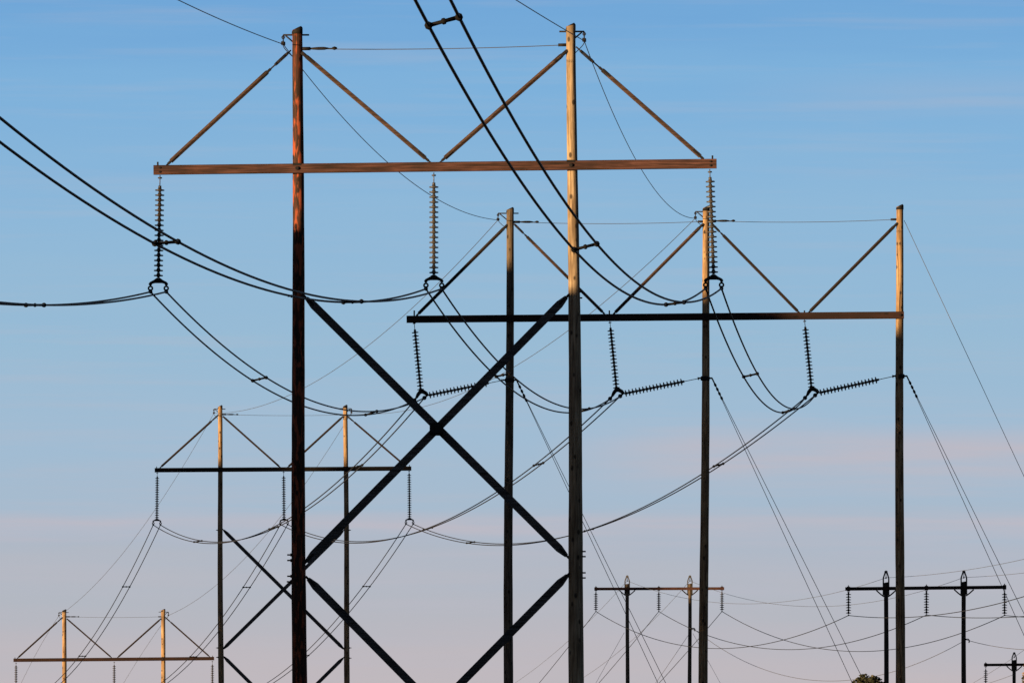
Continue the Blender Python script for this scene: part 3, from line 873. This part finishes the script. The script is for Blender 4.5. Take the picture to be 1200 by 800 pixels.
# lower wire strung on the right poles of the two small pylons
g3 = 'low wires strung below the arms of the smaller line'
pe = E.P(812, 736); pf = Fp.P(1132, 749.5)
S = closed_sag(pe, pf, [(870, 772), (900, 785), (1060, 786)])
single('low_cable', catenary(pe, pf, S), LS * 1.3, 'long low wire dipping below the frame between the two small pylons', 'wire', g3)
q = Vector((pf.x + 0.083 * 160, pf.y - 160, pf.z))
single('low_cable', open_curve(pf, q, open_fit(pf, q, [(1164, 757), (1200, 761)])), LS * 1.3, 'low wire leaving rightward from the right pole of the shaded small pylon', 'wire', g3)
q = Vector((pe.x - 0.083 * 160, pe.y + 160, pe.z))
single('low_cable', open_curve(pe, q, open_fit(pe, q, [(805, 750), (788, 772), (770, 797)], b_fixed=abE[1] * 0.53)), LS * 1.3, 'low wire falling leftward from the right pole of the half sunlit small pylon', 'wire', g3)
pg = G.P(1187, 790.5); q = Vector((pg.x - 0.083 * 120, pg.y + 120, pg.z))
single('low_cable', open_curve(pg, q, open_fit(pg, q, [(1172, 796), (1158, 800.5)])), LS * 1.2, 'low wire falling leftward from the tiny pylon in the right corner', 'wire', g3)
for (pp, mat) in ((E.poles[1], 0), (Fp.poles[1], 1)):
    src = (E.P(812.5, 737), Fp.P(1133.5, 750))[mat]
    k = MB(); k.tube([src + Vector((-0.15, -0.1, 0.06)), src + Vector((0.06, 0, 0.06)), src + Vector((0.12, 0, -0.02)), src + Vector((0.09, 0, -0.14))], 0.035, 6)
    k.build('wire_hook', M_STEEL, pp)
pg = G.tips[0]; q = Vector((pg.x - 0.083 * 150, pg.y + 150, pg.z))
single('shield_wire', open_curve(pg, q, open_fit(pg, q, [(1170, 782), (1144, 798)])), LS, 'faint wire falling leftward from the tip of the tiny pylon in the right corner', 'wire', g2s)
q = Vector((pg.x + 0.083 * 150, pg.y - 150, pg.z))
single('shield_wire', open_curve(pg, q, open_fit(pg, q, [(1200, 761.5)], b_fixed=0.5)), LS, 'faint wire rising rightward from the tip of the tiny pylon in the right corner', 'wire', g2s)

# ---- guys
def guy_pair(p, e1, e2, label):
    root = thing('guy_wire', p, label, 'guy wire', 'guy wires of the three-pole pylon')
    for e in (e1, e2):
        d = (e - p); mb = MB(); mb.tube([p, p + d * 0.5, e], 0.0135, 6); mb.build('strand', M_THIN, root)
    f = MB(); d = ((e1 + e2) / 2 - p).normalized()
    f.tube([p, p + d * 0.25], 0.03, 8)
    for k in range(4): f.tube([p + d * (0.22 + k * 0.2), p + d * (0.27 + k * 0.2), p + d * (0.34 + k * 0.2), p + d * (0.40 + k * 0.2)], [0.022, 0.05, 0.05, 0.022], 8)
    f.build('strain_fitting', M_STEEL, root)
def to_ground(p, u, v, y=None):
    e = W(u, v, y or p.y); d = e - p
    g = ground_h(e.y); t = (p.z - g) / (p.z - e.z)
    return p + d * t
for p, x1, x2, lab in ((B.guys[0], (780, 800), (771, 800), 'paired guy wires slanting down from the left pole of the three-pole pylon'),
                       (B.guys[1], (1008.5, 790), (996.5, 795), 'paired guy wires slanting down from the middle pole of the three-pole pylon'),
                       (B.guys[2], (1208, 735), (1199, 742), 'paired guy wires slanting down from the right pole of the three-pole pylon')):
    guy_pair(p, to_ground(p, *x1), to_ground(p, *x2), lab)
p = B.topguy; e = to_ground(p, 1200, 558)
single('guy_wire', [p, p.lerp(e, 0.5), e], 0.0125, 'lone guy wire slanting right from the three-pole pylon\'s rightmost pole top', 'guy wire', 'guy wires of the three-pole pylon')
for pt, x1, lab in ((E.P(731.5, 741), (700, 797), 'thin guy wire slanting left from the half sunlit small pylon\'s left pole'), (E.P(812, 742), (844, 800), 'thin guy wire slanting right from the half sunlit small pylon\'s right pole')):
    e = to_ground(pt, *x1)
    single('guy_wire', [pt, pt.lerp(e, 0.5), e], LS * 1.1, lab, 'guy wire', 'guy wires of the smaller line')

# ------------------------------------------------------------------ trees
def leaf_mat(name, cols):
    m, t, b = new_mat(name)
    g = nd(t, 'ShaderNodeNewGeometry')
    t.links.new(ramp(t, g.outputs['Random Per Island'], cols), b.inputs['Base Color'])
    b.inputs['Roughness'].default_value = 0.7
    return m
M_LEAF = leaf_mat('olive_leaves', [(0.0, (0.003, 0.007, 0.002)), (0.45, (0.007, 0.012, 0.003)), (0.8, (0.013, 0.016, 0.005)), (1.0, (0.022, 0.020, 0.006))])
M_LEAF2 = leaf_mat('autumn_leaves', [(0.0, (0.025, 0.024, 0.008)), (0.5, (0.06, 0.04, 0.012)), (1.0, (0.11, 0.06, 0.016))])
M_BARK = plain('bark', (0.05, 0.04, 0.03), 0.9)
def leaf(mb, c, s, rnd):
    d = Vector((rnd.gauss(0, 1), rnd.gauss(0, 1), rnd.gauss(0, 1))).normalized(); d, a, b = basis(d)
    i = len(mb.v); k = rnd.uniform(0.5, 0.8)
    mb.v += [c - a * s, c + b * s * k - a * s * .1, c + a * s, c - b * s * k + a * s * .1]
    mb.f.append((i, i + 1, i + 2, i + 3)); mb.smooth.append(False)
def tree(x, y, top, lumps, mat, label, seed, ls=0.10, per=1000):
    rnd = random.Random(seed)
    g = ground_h(y)
    root = thing('tree', (x, y, g), label, 'tree')
    tr = MB(); H = top - g
    tr.tube([Vector((x, y, g - 0.3)), Vector((x + 0.05, y, g + H * 0.25)), Vector((x - 0.05, y, g + H * 0.55)), Vector((x, y, g + H * 0.9))], [0.22, 0.17, 0.12, 0.03], 10)
    for (lx, ly, lz, lr) in lumps:
        e = Vector((x + lx, y + ly, top + lz)); s = Vector((x, y, min(e.z - 0.4, g + H * rnd.uniform(0.35, 0.6))))
        tr.tube([s, s.lerp(e, 0.55) + Vector((rnd.uniform(-.15, .15), 0, -0.1)), e], [0.08, 0.05, 0.015], 6)
    tr.build('trunk', M_BARK, root)
    cr = MB()
    for (lx, ly, lz, lr) in lumps:
        for k in range(int(per * lr * lr)):
            d = Vector((rnd.gauss(0, 1), rnd.gauss(0, 1), rnd.gauss(0, 1))).normalized()
            rr = lr * rnd.uniform(0.25, 1.0) ** 0.45 * rnd.uniform(0.85, 1.1)
            leaf(cr, Vector((x + lx, y + ly, top + lz)) + Vector((d.x * rr, d.y * rr, d.z * rr * 0.85)), ls * rnd.uniform(0.6, 1.4), rnd)
    cr.build('crown', mat, root)
t0 = W(1016, 790, 600)
tree(t0.x, 600, t0.z, [(-0.15, 0, -0.36, 0.42), (0.35, 0.1, -0.44, 0.48), (-0.5, 0.1, -0.62, 0.4), (0.05, -0.2, -0.8, 0.8), (-0.6, 0.1, -0.85, 0.5), (0.75, 0.1, -0.95, 0.5), (0, 0, -1.9, 1.3), (-0.9, 0.2, -2.2, 1.2), (1.0, -0.2, -2.4, 1.2), (0, 0, -3.8, 1.7), (-1.2, 0, -4.2, 1.3), (1.3, 0, -4.4, 1.3)],
     M_LEAF, 'dark olive tree top peeping over the bottom edge beside the right pole', 3)
t1 = W(1222, 752, 700)
tree(t1.x, 700, t1.z, [(0, 0, -0.5, 0.6), (-0.5, 0, -1.3, 0.7), (0.7, 0, -1.2, 0.8), (-0.2, 0, -2.3, 1.1), (0.9, 0.2, -2.6, 1.2), (0, 0, -4.0, 1.5), (1.0, 0.0, -4.4, 1.5)],
     M_LEAF2, 'orange leaved tree cut by the right edge of the frame', 5)

# ------------------------------------------------------------------ woodland on the sunset side, out of frame, whose shade covers the lower poles
def woodland(anchor_x, anchor_y, dist, half, profile, seed, ls=0.32):
    """tall trees between the sun and a pylon; profile(s) = crown-top height, s in metres to the right along the belt"""
    rnd = random.Random(seed)
    d = Vector((to_sun.x, to_sun.y, 0)).normalized(); pr = Vector((-d.y, d.x, 0))
    if pr.x < 0: pr = -pr
    c = Vector((anchor_x, anchor_y, 0)) + d * dist
    g = ground_h(c.y)
    mb = MB()
    n = int(half * 2 * 22 / (ls * ls) * 10)
    for k in range(n):
        s = rnd.uniform(-half, half); dep = rnd.gauss(0, 1.6)
        top = profile(s)
        z = g + 1.5 + (top - g - 1.5) * rnd.uniform(0, 1) ** 0.85
        z = min(z, top - ls * 0.4)
        leaf(mb, Vector((c.x + pr.x * s + d.x * dep, c.y + pr.y * s + d.y * dep, z)), ls * rnd.uniform(0.7, 1.3), rnd)
    s = -half
    while s < half:
        b = c + pr * s; b.z = g - 0.4
        mb.tube([b, Vector((b.x + 0.2, b.y, g + 8)), Vector((b.x, b.y, profile(s) - 1.5))], [0.3, 0.2, 0.04], 8)
        s += rnd.uniform(2.5, 4)
    o = mb.build('woodland', M_LEAF, None, origin=Vector((c.x, c.y, g)))
    tag(o, kind='stuff')
TE = math.tan(R(SUN_EL))
def belt(points, dist, margin, seed, wob=0.25):
    """points: (photo u, photo v of the shade edge, distance). Builds the belt whose crown tops throw that edge."""
    d = Vector((to_sun.x, to_sun.y, 0)).normalized(); pr = Vector((-d.y, d.x, 0))
    if pr.x < 0: pr = -pr
    ws = [W(*p) for p in points]
    cx = sum(w.x for w in ws) / len(ws); cy = sum(w.y for w in ws) / len(ws)
    c = Vector((cx, cy, 0)) + d * dist
    prof = []
    for w in ws:
        s = (w - c).dot(pr); t = dist - (Vector((w.x, w.y, 0)) - Vector((cx, cy, 0))).dot(d) * -1
        t = (c - Vector((w.x, w.y, 0))).dot(d)
        prof.append((s, w.z + t * TE))
    prof.sort()
    def f(s):
        if s <= prof[0][0]: h = prof[0][1]
        elif s >= prof[-1][0]: h = prof[-1][1]
        else:
            for (a, ha), (b, hb) in zip(prof, prof[1:]):
                if a <= s <= b: h = ha + (hb - ha) * (s - a) / (b - a); break
        return h + wob * math.sin(s * 1.9 + seed) * math.sin(s * 0.7 + seed * 2)
    woodland(cx, cy, dist, max(abs(prof[0][0]), abs(prof[-1][0])) + margin, f, seed)
belt([(180, 262, 331), (300, 262, 331), (348, 268, 331), (400, 300, 331), (508, 312, 331), (600, 330, 331), (670, 343, 331), (730, 335, 331), (800, 312, 331), (850, 308, 331)], 48, 6, 1, wob=0.05)
belt([(476, 300, 466), (597, 310, 466), (827, 346, 466), (930, 366, 466), (945, 378, 466), (1060, 386, 466)], 90, 9, 2, wob=0.1)
belt([(180, 540, 725), (258, 546, 725), (330, 540, 725), (405, 551, 725), (440, 545, 725), (485, 543, 725)], 120, 1.5, 3)
belt([(690, 685, 780), (750, 684, 780), (775, 696, 780), (808, 702, 780), (850, 706, 780)], 120, 2, 4)
belt([(1150, 745, 807), (1300, 745, 807)], 120, 2, 6)
belt([(980, 650, 627), (1090, 650, 627), (1190, 650, 627)], 110, 5, 5)
